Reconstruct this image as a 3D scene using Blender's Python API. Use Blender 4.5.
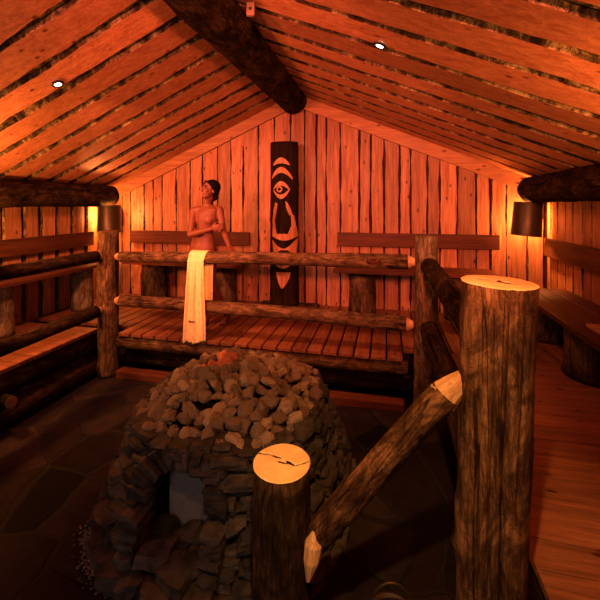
import bpy, bmesh, math, random
from mathutils import Vector, Matrix, noise, Euler
PI = math.pi
S = bpy.context.scene
COL = S.collection
for o in list(bpy.data.objects):
    bpy.data.objects.remove(o)

# ------------------------------------------------------------------ camera, world, lights, exposure
EYE = 1.38
YAW = math.atan(85 / 370)
cd = bpy.data.cameras.new('camera'); cam = bpy.data.objects.new('camera', cd); COL.objects.link(cam)
cam.location = (0, 0, EYE)
cam.rotation_euler = (PI / 2, 0, YAW)
cd.sensor_width = 36; cd.sensor_height = 36; cd.sensor_fit = 'HORIZONTAL'
cd.lens = 36 * 370 / 600
cd.shift_y = -96 / 600
cd.clip_start = 0.02; cd.clip_end = 60
S.camera = cam
W = bpy.data.worlds.new('world'); S.world = W; W.use_nodes = True
W.node_tree.nodes['Background'].inputs[0].default_value = (1, .35, .15, 1)
W.node_tree.nodes['Background'].inputs[1].default_value = 0.0
S.view_settings.view_transform = 'Standard'
S.view_settings.look = 'None'
S.view_settings.gamma = 1.0
S.view_settings.use_curve_mapping = False
S.view_settings.exposure = 0.0

def light(name, kind, loc, power, color, **kw):
    l = bpy.data.lights.new(name, kind); l.energy = power; l.color = color
    o = bpy.data.objects.new(name, l); o.location = loc; COL.objects.link(o)
    for k, v in kw.items():
        if k == 'aim':
            o.rotation_euler = (Vector(v) - Vector(loc)).to_track_quat('-Z', 'Y').to_euler()
        else:
            setattr(l, k, v)
    return o
LAMP = (1.0, .31, .075)      # corner lamps and the added out-of-view ones
AMB = (1.0, .18, .095)        # colour of the added wash spots
SPOT = (1.0, .28, .13)       # warm recessed spots
P_LAMP = 110
light('lamp_light', 'POINT', (1.66, 4.84, 1.20), P_LAMP * 1.0, LAMP, shadow_soft_size=.05)
light('lamp_light', 'POINT', (-3.93, 4.66, 1.18), P_LAMP * .85, LAMP, shadow_soft_size=.05)
light('lamp_light', 'POINT', (-3.50, 2.2, 1.25), 170, LAMP, shadow_soft_size=.08)  # added out-of-view fill for the left wall, set clear of its shade
light('lamp_light', 'POINT', (1.40, 1.65, 1.55), 120, LAMP, shadow_soft_size=.08)  # added out-of-view fill, screened from the pit by a bowl
for lx, ly, lz, pw in ((-2.5, 2.40, 2.22, 250), (0.0, 2.49, 2.29, 110)):
    light('spot_light', 'SPOT', (lx, ly, lz), pw, SPOT, spot_size=math.radians(112), spot_blend=.5,
          shadow_soft_size=.04, aim=(lx * .9 - .1, 4.4, .3))
light('spot_light', 'SPOT', (0.0, .25, 2.30), 290, (1.0, .45, .13), spot_size=math.radians(52), spot_blend=.7, shadow_soft_size=.03, aim=(.22, 1.3, 0))  # added out-of-view spot for the foreground post tops
light('spot_light', 'SPOT', (0.0, .25, 2.30), 150, (1.0, .40, .13), spot_size=math.radians(34), spot_blend=.9, shadow_soft_size=.03, aim=(-.95, 2.3, .2))  # added spot without a fixture, brightens the stove heap
light('spot_light', 'SPOT', (1.25, .5, 2.0), 75, SPOT, spot_size=math.radians(95), spot_blend=.9, shadow_soft_size=.05, aim=(1.2, 1.3, 0))  # added spot without a fixture, brightens the right deck
for lx in (-2.4, .1):      # added amber wash spots behind the camera, without fixtures
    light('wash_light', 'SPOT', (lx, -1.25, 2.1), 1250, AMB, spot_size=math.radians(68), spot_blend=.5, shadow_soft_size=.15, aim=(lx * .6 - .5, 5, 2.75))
# added neutral fill from behind the camera for the stove front
light('neutral_fill_light', 'AREA', (-1.5, -1.30, .95), 15, (1.0, .9, .85), size=.8, aim=(-1.2, 1.7, -.2))

# ------------------------------------------------------------------ materials
def new_mat(name):
    m = bpy.data.materials.new(name); m.use_nodes = True
    nt = m.node_tree
    return m, nt, nt.nodes['Principled BSDF']
def N(nt, t, **kw):
    n = nt.nodes.new(t)
    for k, v in kw.items():
        if k in n.inputs.keys(): n.inputs[k].default_value = v
        else: setattr(n, k, v)
    return n
def ramp(nt, fac, stops, interp='LINEAR'):
    r = nt.nodes.new('ShaderNodeValToRGB'); r.color_ramp.interpolation = interp
    e = r.color_ramp.elements
    while len(e) < len(stops): e.new(.5)
    for i, (p, c) in enumerate(stops):
        e[i].position = p; e[i].color = (c[0], c[1], c[2], 1) if not isinstance(c, (int, float)) else (c, c, c, 1)
    nt.links.new(fac, r.inputs[0]); return r.outputs[0]
def mix(nt, fac, a, b, mode='MIX'):
    n = nt.nodes.new('ShaderNodeMix'); n.data_type = 'RGBA'; n.blend_type = mode
    for s, v in ((n.inputs[0], fac), (n.inputs[6], a), (n.inputs[7], b)):
        if hasattr(v, 'links'): nt.links.new(v, s)
        elif isinstance(v, (int, float)): s.default_value = v
        else: s.default_value = (v[0], v[1], v[2], 1)
    return n.outputs[2]
def coords(nt, scale, rnd=0.0):
    tc = nt.nodes.new('ShaderNodeTexCoord')
    mp = nt.nodes.new('ShaderNodeVectorMath'); mp.operation = 'MULTIPLY'
    nt.links.new(tc.outputs['Object'], mp.inputs[0]); mp.inputs[1].default_value = scale
    if not rnd: return mp.outputs[0]
    at = nt.nodes.new('ShaderNodeAttribute'); at.attribute_name = 'rnd'
    ml = nt.nodes.new('ShaderNodeVectorMath'); ml.operation = 'MULTIPLY_ADD'
    nt.links.new(at.outputs['Fac'], ml.inputs[0]); ml.inputs[1].default_value = (rnd, rnd * .7, rnd * 1.3)
    nt.links.new(mp.outputs[0], ml.inputs[2])
    return ml.outputs[0]
def bump(nt, h, strength, dist, b):
    n = nt.nodes.new('ShaderNodeBump'); n.inputs['Strength'].default_value = strength; n.inputs['Distance'].default_value = dist
    nt.links.new(h, n.inputs['Height']); nt.links.new(n.outputs[0], b.inputs['Normal'])
def wood(name, dark, light_, axis, rough=.5, knots=True, spread=1.0, spec=.3):
    m, nt, b = new_mat(name)
    sc = [22, 22, 22]; sc[axis] = 1.6
    v = coords(nt, sc, 31)
    n1 = N(nt, 'ShaderNodeTexNoise', Scale=1.0, Detail=5.0, Roughness=.62, Distortion=.6)
    nt.links.new(v, n1.inputs['Vector'])
    sf = [90, 90, 90]; sf[axis] = 3.0
    vf = coords(nt, sf, 53)
    nf = N(nt, 'ShaderNodeTexNoise', Scale=1.0, Detail=4.0, Roughness=.6, Distortion=1.2); nt.links.new(vf, nf.inputs['Vector'])
    c = ramp(nt, n1.outputs['Fac'], [(.36, dark), (.64, light_)])
    c = mix(nt, 1.0, c, ramp(nt, nf.outputs['Fac'], [(.35, .68), (.6, 1.1)]), 'MULTIPLY')
    at = nt.nodes.new('ShaderNodeAttribute'); at.attribute_name = 'rnd'
    c2 = ramp(nt, at.outputs['Fac'], [(0, (1 - .42 * spread,) * 3), (1, (1.0, 1.0, 1.0))])
    c = mix(nt, 1.0, c, c2, 'MULTIPLY')
    if knots:
        sk = [10, 10, 10]; sk[axis] = 5.0
        vk = coords(nt, sk, 17)
        vo = N(nt, 'ShaderNodeTexVoronoi', Scale=1.0); nt.links.new(vk, vo.inputs['Vector'])
        k = ramp(nt, vo.outputs['Distance'], [(.07, 1.0), (.17, 0.0)])
        c = mix(nt, k, c, (dark[0] * .22, dark[1] * .10, dark[2] * .1))
    nt.links.new(c, b.inputs['Base Color'])
    b.inputs['Roughness'].default_value = rough; b.inputs['Specular IOR Level'].default_value = spec
    bump(nt, n1.outputs['Fac'], .25, .004, b)
    return m
def bark(name, a, bcol, ccol, crack=True, rough=.9, bs=.6):
    m, nt, b = new_mat(name)
    v = coords(nt, (8, 8, 4.5))
    n1 = N(nt, 'ShaderNodeTexNoise', Scale=1.0, Detail=10.0, Roughness=.78, Distortion=.6); nt.links.new(v, n1.inputs['Vector'])
    c = ramp(nt, n1.outputs['Fac'], [(.40, a), (.5, bcol), (.60, ccol)])
    v2 = coords(nt, (90, 90, 9))
    n2 = N(nt, 'ShaderNodeTexNoise', Scale=1.0, Detail=4.0, Roughness=.6, Distortion=.8); nt.links.new(v2, n2.inputs['Vector'])
    g = ramp(nt, n2.outputs['Fac'], [(.38, .50), (.60, 1.15)])
    c = mix(nt, 1.0, c, g, 'MULTIPLY')
    h = n2.outputs['Fac']
    if crack:
        v3 = coords(nt, (9, 9, .55))
        n3 = N(nt, 'ShaderNodeTexNoise', Scale=1.0, Detail=2.0, Roughness=.5, Distortion=.3); nt.links.new(v3, n3.inputs['Vector'])
        k = ramp(nt, n3.outputs['Fac'], [(.490, 1.0), (.497, .2), (.503, .2), (.510, 1.0)])
        c = mix(nt, 1.0, c, k, 'MULTIPLY')
    nt.links.new(c, b.inputs['Base Color'])
    b.inputs['Roughness'].default_value = rough; b.inputs['Specular IOR Level'].default_value = .02
    bump(nt, h, bs, .008, b)
    return m
def endgrain(name, dark, light_):
    m, nt, b = new_mat(name)
    v = coords(nt, (1, 1, 1))
    w = N(nt, 'ShaderNodeTexWave', wave_type='RINGS', rings_direction='Z', Scale=38.0, Distortion=2.5, Detail=2.0)
    w.inputs['Detail Scale'].default_value = 2.0
    nt.links.new(v, w.inputs['Vector'])
    n1 = N(nt, 'ShaderNodeTexNoise', Scale=14.0, Detail=4.0); nt.links.new(v, n1.inputs['Vector'])
    c = mix(nt, w.outputs['Fac'], tuple(x * .82 for x in light_), light_)
    k = ramp(nt, n1.outputs['Fac'], [(.35, 0.0), (.65, .5)])
    c = mix(nt, k, c, dark)
    nt.links.new(c, b.inputs['Base Color']); b.inputs['Roughness'].default_value = .7
    b.inputs['Specular IOR Level'].default_value = .2
    return m
def stone(name, a, c_, rough=.85, scale=9, spec=.3):
    m, nt, b = new_mat(name)
    v = coords(nt, (1, 1, 1), 9)
    n1 = N(nt, 'ShaderNodeTexNoise', Scale=float(scale), Detail=7.0, Roughness=.65); nt.links.new(v, n1.inputs['Vector'])
    c = ramp(nt, n1.outputs['Fac'], [(.3, a), (.7, c_)])
    at = nt.nodes.new('ShaderNodeAttribute'); at.attribute_name = 'rnd'
    c = mix(nt, 1.0, c, ramp(nt, at.outputs['Fac'], [(0, .45), (1, 1.0)]), 'MULTIPLY')
    nt.links.new(c, b.inputs['Base Color']); b.inputs['Roughness'].default_value = rough
    b.inputs['Specular IOR Level'].default_value = spec
    bump(nt, n1.outputs['Fac'], .5, .01, b)
    return m
def plain(name, c, rough=.6, metal=0.0, emit=None, es=0, spec=.3):
    m, nt, b = new_mat(name)
    n1 = N(nt, 'ShaderNodeTexNoise', Scale=25.0, Detail=3.0); nt.links.new(coords(nt, (1, 1, 1)), n1.inputs['Vector'])
    cc = ramp(nt, n1.outputs['Fac'], [(.3, tuple(x * .8 for x in c)), (.7, c)])
    nt.links.new(cc, b.inputs['Base Color'])
    b.inputs['Roughness'].default_value = rough; b.inputs['Metallic'].default_value = metal; b.inputs['Specular IOR Level'].default_value = spec
    if emit:
        b.inputs['Emission Color'].default_value = (*emit, 1); b.inputs['Emission Strength'].default_value = es
    return m

M = {}
PINE_D, PINE_L = (.25, .085, .030), (.43, .19, .08)
M['wall'] = wood('pine_wall', PINE_D, PINE_L, 2, .55)
M['ceil'] = wood('pine_ceiling', (.42, .14, .055), (.62, .26, .11), 0, .55)
M['trim'] = wood('pine_trim', (.30, .12, .038), (.42, .19, .07), 0, .55)
M['deckY'] = wood('deck_planks_long', (.14, .046, .018), (.26, .10, .038), 1, .45, spread=.7)
M['deckX'] = wood('deck_planks_cross', (.14, .048, .022), (.27, .10, .045), 0, .5, spread=.6)
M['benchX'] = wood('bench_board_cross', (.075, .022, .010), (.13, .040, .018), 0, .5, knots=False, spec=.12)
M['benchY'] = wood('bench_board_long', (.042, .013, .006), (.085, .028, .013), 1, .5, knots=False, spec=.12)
M['bark'] = bark('bark_edge', (.015, .009, .005), (.07, .045, .022), (.30, .20, .09), crack=False)
M['backing'] = plain('dark_backing', (.05, .006, .003), .95)
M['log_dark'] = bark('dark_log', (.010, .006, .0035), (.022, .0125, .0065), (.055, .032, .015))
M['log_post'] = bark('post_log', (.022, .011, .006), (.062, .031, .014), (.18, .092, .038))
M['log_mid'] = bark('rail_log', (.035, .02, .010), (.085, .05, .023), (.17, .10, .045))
M['stump'] = bark('stump_bark', (.02, .012, .007), (.05, .031, .017), (.10, .065, .035), crack=False, bs=1.0)
M['stump_pale'] = bark('stump_pale_bark', (.07, .05, .028), (.15, .11, .06), (.26, .20, .11), crack=False, bs=1.0)
M['end'] = endgrain('cut_end_grain', (.50, .27, .09), (.82, .62, .28))
M['end_dark'] = endgrain('dark_end_grain', (.06, .027, .012), (.11, .05, .022))
M['hewn'] = wood('hewn_wood', (.42, .21, .075), (.66, .40, .16), 2, .6, knots=False)
M['crack'] = plain('crack_shade', (.09, .035, .012), .9)  # shade of the crack hollows put into the colour
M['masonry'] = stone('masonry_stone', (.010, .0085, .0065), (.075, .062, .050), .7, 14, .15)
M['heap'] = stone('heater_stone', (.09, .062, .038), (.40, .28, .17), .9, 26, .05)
M['hot'] = stone('red_glow_stone', (.40, .10, .04), (.60, .20, .08), .8, 18)  # red glow put into the base colour and a weak emission
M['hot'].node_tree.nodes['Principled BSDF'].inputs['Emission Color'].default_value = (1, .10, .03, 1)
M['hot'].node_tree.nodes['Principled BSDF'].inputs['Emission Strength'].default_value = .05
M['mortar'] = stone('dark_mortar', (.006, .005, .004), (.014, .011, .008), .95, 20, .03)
M['plate'] = plain('grey_steel_plate', (.12, .11, .11), .6, .0)
M['gravel'] = stone('gravel', (.05, .044, .04), (.16, .145, .13), .8, 30)
M['shade'] = plain('lamp_shade_steel', (.055, .038, .018), .42, .6)
M['bulb'] = plain('lamp_bulb', (1, .8, .6), .5, 0, (1, .5, .2), 6)
M['spotglass'] = plain('spot_glass', (1, .9, .8), .5, 0, (1, .85, .6), 14)
M['iron'] = plain('dark_iron', (.03, .026, .024), .4, .6)
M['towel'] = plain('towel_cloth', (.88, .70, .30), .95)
M['thread'] = plain('towel_thread', (.04, .04, .05), .9)
M['totem'] = wood('totem_dark_stain', (.008, .004, .003), (.020, .010, .006), 2, .85, knots=False, spec=.04)
M['carve'] = wood('totem_bare_wood', (.26, .10, .035), (.38, .17, .065), 2, .55, knots=False)
M['skin'] = plain('skin', (.15, .045, .021), .5)
M['hair'] = plain('hair', (.006, .003, .002), .8, spec=.05)
M['lip'] = plain('lips', (.36, .09, .07), .45)
M['eye'] = plain('eye', (.06, .04, .03), .3)
M['bucket'] = plain('bucket_wood', (.03, .014, .007), .6)
M['box'] = plain('sensor_plastic', (.25, .15, .09), .6)

# flagstone floor
m, nt, b = new_mat('flagstone_floor'); M['flag'] = m
tc = nt.nodes.new('ShaderNodeTexCoord')
nz = N(nt, 'ShaderNodeTexNoise', Scale=2.2, Detail=3.0); nt.links.new(tc.outputs['Object'], nz.inputs['Vector'])
wv = mix(nt, .14, tc.outputs['Object'], nz.outputs['Color'], 'ADD')
v1 = N(nt, 'ShaderNodeTexVoronoi', feature='DISTANCE_TO_EDGE', Scale=1.9); nt.links.new(wv, v1.inputs['Vector'])
v2 = N(nt, 'ShaderNodeTexVoronoi', Scale=1.9); nt.links.new(wv, v2.inputs['Vector'])
n2 = N(nt, 'ShaderNodeTexNoise', Scale=9.0, Detail=8.0, Roughness=.7); nt.links.new(tc.outputs['Object'], n2.inputs['Vector'])
ca = ramp(nt, n2.outputs['Fac'], [(.3, (.007, .0045, .004)), (.7, (.020, .013, .011))])
sp = nt.nodes.new('ShaderNodeSeparateColor'); nt.links.new(v2.outputs['Color'], sp.inputs[0])
ca = mix(nt, 1.0, ca, ramp(nt, sp.outputs[0], [(0, .25), (1, 1.6)]), 'MULTIPLY')
ed = ramp(nt, v1.outputs['Distance'], [(.012, 0.0), (.03, 1.0)])
ca = mix(nt, ed, (.012, .01, .008), ca)
nt.links.new(ca, b.inputs['Base Color']); b.inputs['Roughness'].default_value = .85; b.inputs['Specular IOR Level'].default_value = .08
mm = nt.nodes.new('ShaderNodeMath'); mm.operation = 'MULTIPLY_ADD'
nt.links.new(n2.outputs['Fac'], mm.inputs[0]); mm.inputs[1].default_value = .3; nt.links.new(ed, mm.inputs[2])
bump(nt, mm.outputs[0], .7, .012, b)

# ------------------------------------------------------------------ helpers
def tag(o, label=None, cat=None, group=None, kind=None):
    for k, v in (('label', label), ('category', cat), ('group', group), ('kind', kind)):
        if v: o[k] = v
    return o
class MB:
    def __init__(self):
        self.bm = bmesh.new(); self.r = self.bm.verts.layers.float.new('rnd')
    def box(self, c, s, rnd=None, rot=None, mi=0):
        rnd = random.random() if rnd is None else rnd
        vs = []
        for x in (-.5, .5):
            for y in (-.5, .5):
                for z in (-.5, .5):
                    p = Vector((x * s[0], y * s[1], z * s[2]))
                    if rot is not None: p = rot @ p
                    v = self.bm.verts.new(p + Vector(c)); v[self.r] = rnd; vs.append(v)
        for f in ((0, 1, 3, 2), (4, 6, 7, 5), (0, 4, 5, 1), (2, 3, 7, 6), (0, 2, 6, 4), (1, 5, 7, 3)):
            self.bm.faces.new([vs[i] for i in f]).material_index = mi
    def board(self, o, u, v, n, L, w, t, amp=.006, flare=.02, seed=0, step=.07, mi_edge=1, mi_face=0):
        """waney board: starts at o, runs L along u, centred over v, show face towards -n (thickness t along n); edges flare by flare at the hidden face"""
        o, u, v, n = map(Vector, (o, u, v, n)); rnd = random.random()
        k = max(2, int(L / step)); rows = []
        for i in range(k + 1):
            s = L * i / k
            e = []
            for side in (-1, 1):
                q = noise.noise(Vector((s * 2.3, seed * 7.1 + side * 3.3, 1.7))) * amp + noise.noise(Vector((s * 9, seed * 3.1 + side, 5.2))) * amp * .5
                kn = noise.noise(Vector((s * 4.1, seed * 5.7 + side * 9.3, 8.8)))
                e.append(side * (w / 2) + side * q + (side * amp * 1.6 * (kn - .35) if kn > .35 else 0))
            s0 = s; sh = 0
            pts = []
            for (d, ww) in ((0, 0), (t, flare)):
                for j, side in enumerate((-1, 1)):
                    pts.append(o + u * s0 + v * (e[j] + side * ww) + n * d)
            row = [self.bm.verts.new(p) for p in pts]
            for q_ in row: q_[self.r] = rnd
            rows.append(row)
        for a, b2 in zip(rows, rows[1:]):
            self.bm.faces.new((a[0], a[1], b2[1], b2[0])).material_index = mi_face
            self.bm.faces.new((a[2], b2[2], b2[3], a[3])).material_index = mi_edge
            self.bm.faces.new((a[0], b2[0], b2[2], a[2])).material_index = mi_edge
            self.bm.faces.new((a[1], a[3], b2[3], b2[1])).material_index = mi_edge
        for a in (rows[0], rows[-1]):
            self.bm.faces.new((a[0], a[2], a[3], a[1]))
    def build(self, name, mats, parent=None, smooth=False, bevel=0, loc=None):
        bmesh.ops.recalc_face_normals(self.bm, faces=self.bm.faces)
        me = bpy.data.meshes.new(name); self.bm.to_mesh(me); self.bm.free()
        for mt in (mats if isinstance(mats, (list, tuple)) else [mats]): me.materials.append(mt)
        if smooth:
            for p in me.polygons: p.use_smooth = True
        o = bpy.data.objects.new(name, me); COL.objects.link(o)
        if parent: o.parent = parent
        if loc is not None: o.location = loc
        if bevel:
            bv = o.modifiers.new('bevel', 'BEVEL'); bv.width = bevel; bv.segments = 2; bv.limit_method = 'ANGLE'
        return o
def empty(name, loc=(0, 0, 0), rz=0, label=None, cat=None, group=None):
    o = bpy.data.objects.new(name, None); o.location = loc; o.rotation_euler = (0, 0, rz); COL.objects.link(o)
    return tag(o, label, cat, group)
def tube_rings(bm, lay, rings, cap0=True, cap1=True, mi=0, rnd=.5):
    """rings: list of lists of points"""
    vr = []
    for r in rings:
        row = [bm.verts.new(p) for p in r]
        for v in row: v[lay] = rnd
        vr.append(row)
    n = len(vr[0])
    for a, b2 in zip(vr, vr[1:]):
        for i in range(n):
            bm.faces.new((a[i], a[(i + 1) % n], b2[(i + 1) % n], b2[i])).material_index = mi
    if cap0: bm.faces.new(list(reversed(vr[0]))).material_index = mi
    if cap1: bm.faces.new(vr[-1]).material_index = mi
    return vr
def log_mesh(name, L, r0, r1, mat, seed=0, rough=.05, bow=.01, knots=(), seg=28, step=.05, parent=None, flat=1.0, splits=()):
    mb = MB(); rings = []
    k = max(4, int(L / step))
    for i in range(k + 1):
        t = i / k; z = L * t; R = r0 + (r1 - r0) * t
        bx = math.sin(t * PI) * bow * math.cos(seed); by = math.sin(t * PI) * bow * math.sin(seed * 1.7)
        row = []
        for j in range(seg):
            a = 2 * PI * j / seg
            q = noise.noise(Vector((math.cos(a) * 1.1, math.sin(a) * 1.1, z * 2.2 + seed * 11))) * rough \
                + noise.noise(Vector((math.cos(a) * 4, math.sin(a) * 4, z * 9 + seed * 5))) * rough * .45
            rr = R * (1 + q)
            for (sa, sw, sdp, s0, s1) in splits:      # drying cracks: real grooves along the trunk
                if s0 <= z <= s1:
                    wa = sa + .10 * noise.noise(Vector((z * 1.6, sa * 9, seed))) + .02 * noise.noise(Vector((z * 14, sa * 3, seed)))
                    dd = abs((a - wa + PI) % (2 * PI) - PI) * R
                    if dd < sw * 1.3: rr -= sdp * (1 - dd / (sw * 1.3)) * min(1, (z - s0) * 6, (s1 - z) * 6 + .3)
            for (kz, ka, ks, kh) in knots:
                d2 = ((z - kz) / ks) ** 2 + (((a - ka + PI) % (2 * PI) - PI) * R / ks) ** 2
                rr += kh * math.exp(-d2)
            row.append(Vector((bx + rr * math.cos(a), by + rr * math.sin(a) * flat, z)))
        rings.append(row)
    tube_rings(mb.bm, mb.r, rings)
    o = mb.build(name, mat, parent, smooth=False)
    for p in o.data.polygons: p.use_smooth = len(p.vertices) == 4
    return o, rings
def cap_mesh(name, ring, mat, parent, cracks=(), lift=.004, inset=1.0, seed=0):
    """sawn face over a log end: polar grid that follows the ring; cracks are real grooves"""
    mb = MB(); n = len(ring) * 3; K = 26
    cz = sum(p.z for p in ring) / len(ring); cx = sum(p.x for p in ring) / len(ring); cy = sum(p.y for p in ring) / len(ring)
    def edge(a):
        m_ = len(ring); f = a * m_; i = int(f) % m_; fr = f - int(f)
        return ring[i].lerp(ring[(i + 1) % m_], fr)
    def groove(x, y):
        d = 0
        for (x0, y0, x1, y1, w) in cracks:
            A = Vector((x0, y0)); B = Vector((x1, y1)); P_ = Vector((x, y))
            t = max(0, min(1, (P_ - A).dot(B - A) / (B - A).length_squared))
            ww = w * (1 - abs(2 * t - 1) ** 2 * .8)
            dist = (P_ - (A + (B - A) * t)).length + noise.noise(Vector((x * 60, y * 60, seed))) * w * .5
            if dist < ww: d = max(d, 1 - dist / ww)
        return d
    rows = []
    for k in range(1, K + 1):
        row = []
        for i in range(n):
            e = edge(i / n); t = k / K * inset
            x = cx + (e.x - cx) * t; y = cy + (e.y - cy) * t
            z = cz + lift - .03 * min(1, 1.6 * groove(x, y)) + noise.noise(Vector((x * 30, y * 30, seed))) * .001
            if k == K: z = cz + lift * .2
            v = mb.bm.verts.new((x, y, z)); v[mb.r] = .5; row.append(v)
        rows.append(row)
    c = mb.bm.verts.new((cx, cy, cz + lift - .03 * groove(cx, cy)))
    for i in range(n):
        mb.bm.faces.new((c, rows[0][i], rows[0][(i + 1) % n]))
    for a, b2 in zip(rows, rows[1:]):
        for i in range(n):
            f_ = mb.bm.faces.new((a[i], b2[i], b2[(i + 1) % n], a[(i + 1) % n])); c_ = f_.calc_center_median()
            if cracks and groove(c_.x, c_.y) > .15: f_.material_index = 1
    return mb.build(name, [mat, M['crack']], parent, smooth=True)
def place(o, p0, p1):
    d = Vector(p1) - Vector(p0)
    o.location = p0; o.rotation_euler = Vector((0, 0, 1)).rotation_difference(d).to_euler()
def log(name, label, cat, p0, p1, r0, r1, mat, cap='both', capmat='end', group=None, cracks=(), parent=None, **kw):
    L = (Vector(p1) - Vector(p0)).length
    o, rings = log_mesh(name, L, r0, r1, M[mat], parent=parent, **kw)
    place(o, p0, p1)
    if label: tag(o, label, cat, group)
    if cap in ('both', 'end'):
        cap_mesh('cut_end', rings[-1], M[capmat], o, cracks, seed=kw.get('seed', 0))
    if cap in ('both', 'start'):
        ring = [Vector((p.x, -p.y, 0)) for p in rings[0]]
        c = cap_mesh('cut_end', ring, M[capmat], o); c.rotation_euler = (PI, 0, 0)
    return o

# ------------------------------------------------------------------ setting
XL, XR, YB, YF = -4.15, 1.90, 5.0, -1.5
RX, RZ, EZ = -1.20, 2.90, 1.60
def roof(x):
    return RZ - (RZ - EZ) * ((x - RX) / (XR - RX) if x > RX else (RX - x) / (RX - XL))
random.seed(4)
def wall_boards(mb, horizontal_from, horizontal_to, to_pt, u, v, n, top, base, seed0, wr=(.13, .25), gr_=(.016, .030)):
    x = horizontal_from; k = seed0
    while x < horizontal_to:
        w = random.uniform(*wr); gap = random.uniform(*gr_)
        if x + w > horizontal_to: w = horizontal_to - x
        if w > .05:
            h = top(x, x + w)
            mb.board(to_pt(x + w / 2, base), u, v, n, h - base, w - gap + .0, .03, amp=.016, flare=.004 + gap * .1, seed=k)
        x += w; k += 1
# back wall
mb = MB()
wall_boards(mb, XL, XR, lambda x, z: (x, YB, z), (0, 0, 1), (1, 0, 0), (0, 1, 0), lambda a, c: max(roof(a), roof(c), roof((a + c) / 2)) + .02, -.05, 3)
mb.box(((XL + XR) / 2, YB + .07, 1.4), (XR - XL + .3, .06, 3.0), mi=2)
tag(mb.build('wall_back', [M['wall'], M['bark'], M['backing']]), kind='structure')
# side walls
for nm, X, n in (('wall_left', XL, (-1, 0, 0)), ('wall_right', XR, (1, 0, 0))):
    mb = MB(); random.seed(len(nm) * 3)
    wall_boards(mb, YF, YB, lambda y, z: (X, y, z), (0, 0, 1), (0, 1, 0), n, lambda a, c: EZ + .15, -.05, 90, (.22, .27) if X < 0 else (.14, .20), (.055, .075) if X < 0 else (.022, .036))
    mb.box((X + n[0] * .07, (YB + YF) / 2, .6), (.06, YB - YF, 2.4), mi=2)
    tag(mb.build(nm, [M['wall'], M['bark'], M['backing']]), kind='structure')
mb = MB()
for i in range(30):
    x = XL + .1 + i * .2017
    if -2.0 < x < -1.0 and False: continue
    mb.box((x, YF - .02, 1.2), (.19, .04, 3.6))
tag(mb.build('wall_front', [M['wall']]), kind='structure')
# grey panel added behind the camera to go with the neutral fill
mb = MB(); mb.box((-1.5, YF + .03, .75), (.9, .03, 1.9)); wo = mb.build('added_panel_1', M['plate']); tag(wo, kind='structure')
# ceiling
random.seed(11)
mb = MB()
for side in (1, -1):
    ex = XR + .05 if side > 0 else XL - .05
    ez = RZ - (RZ - EZ) * (abs(ex - RX) / (abs((XR if side > 0 else XL) - RX)))
    u = Vector((ex - RX, 0, ez - RZ)); L = u.length; u.normalize()
    nrm = Vector((-u.z, 0, u.x)); nrm = nrm if nrm.z > 0 else -nrm
    y = 4.94; k = 0
    while y > YF:
        mb.board(Vector((RX, y - .12, RZ)), u, (0, 1, 0), nrm, L, .228 + random.uniform(-.015, .02), .028, amp=.018, flare=.016, seed=200 + k + side * 50)
        y -= .31; k += 1
    y = 4.94 - .275
    while y > YF:     # upper layer: bark side of the covering boards seen in the gaps
        mb.board(Vector((RX, y, RZ)) + nrm * .034, u, (0, 1, 0), nrm, L, .11, .02, amp=.012, flare=.05, seed=300 + k, mi_edge=1, mi_face=1)
        for f in mb.bm.faces[-1:]: pass
        y -= .31; k += 1
    c = Vector((RX, (YB + YF) / 2, RZ)) + u * L / 2 + nrm * .085
    rot = Matrix((u, (0, 1, 0), nrm)).transposed()
    mb.box(c, (L + .2, YB - YF + .3, .03), rot=rot, mi=2)
o = mb.build('ceiling', [M['ceil'], M['bark'], M['backing']]); tag(o, kind='structure')
# sloping trim boards on the back wall
for i, side in enumerate((1, -1)):
    ex = XR if side > 0 else XL
    u = Vector((ex - RX, 0, EZ - RZ)); L = u.length; u.normalize()
    nrm = Vector((-u.z, 0, u.x)); nrm = nrm if nrm.z > 0 else -nrm
    mb = MB()
    mb.board(Vector((RX + side * .05, YB - .045, RZ)) - nrm * .09, u, nrm, (0, 1, 0), L, .17, .035, amp=.004, flare=0, seed=7 + i, mi_edge=0)
    tag(mb.build('trim_%d' % (i + 1), M['trim']), kind='structure')

# pit floor and ground beyond
mb = MB(); mb.box((-1.2, 1.2, -.55), (4.6, 6.2, .1)); tag(mb.build('floor', M['flag']), kind='structure')

# ------------------------------------------------------------------ decks
random.seed(21)
d = empty('plank_deck', (-1.3, 4.3, 0), label='raised deck of reddish planks along the back wall, above the dark kerb', cat='deck')
def kid(mb, name, mats, par, **kw):
    o = mb.build(name, mats, par, **kw); o.matrix_parent_inverse = Matrix.Translation(-Vector(par.location)); return o
mb = MB(); x = -4.13; k = 0
while x < 1.88:
    w = min(.148, 1.885 - x); y0 = 3.43 if (x > -2.87 and x + w < .25) else 3.64
    mb.board((x + w / 2, y0, 0), (0, 1, 0), (1, 0, 0), (0, 0, -1), 4.985 - y0, w - .016, .035, amp=.002, flare=0, seed=k, step=.3, mi_edge=0)
    x += w; k += 1
kid(mb, 'decking', M['deckY'], d, bevel=.004)
def sublog(name, par, p0, p1, r0, r1, mat, **kw):
    o = log(name, None, None, p0, p1, r0, r1, mat, parent=par, **kw)
    o.matrix_parent_inverse = Matrix.Translation(-Vector(par.location)); return o
sublog('edge_log', d, (-2.83, 3.50, -.115), (.20, 3.50, -.115), .072, .062, 'log_mid', cap=None, seed=1)
sublog('support_log', d, (-2.9, 3.68, -.34), (.25, 3.68, -.34), .085, .08, 'log_dark', cap=None, seed=2)
mb = MB(); mb.box((-1.3, 3.85, -.28), (3.4, .05, .44)); kid(mb, 'facing_board', M['log_dark'], d)
dl = empty('plank_deck', (-3.6, 1.0, 0), label='raised plank deck along the left wall, behind the dark rails', cat='deck')
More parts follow.
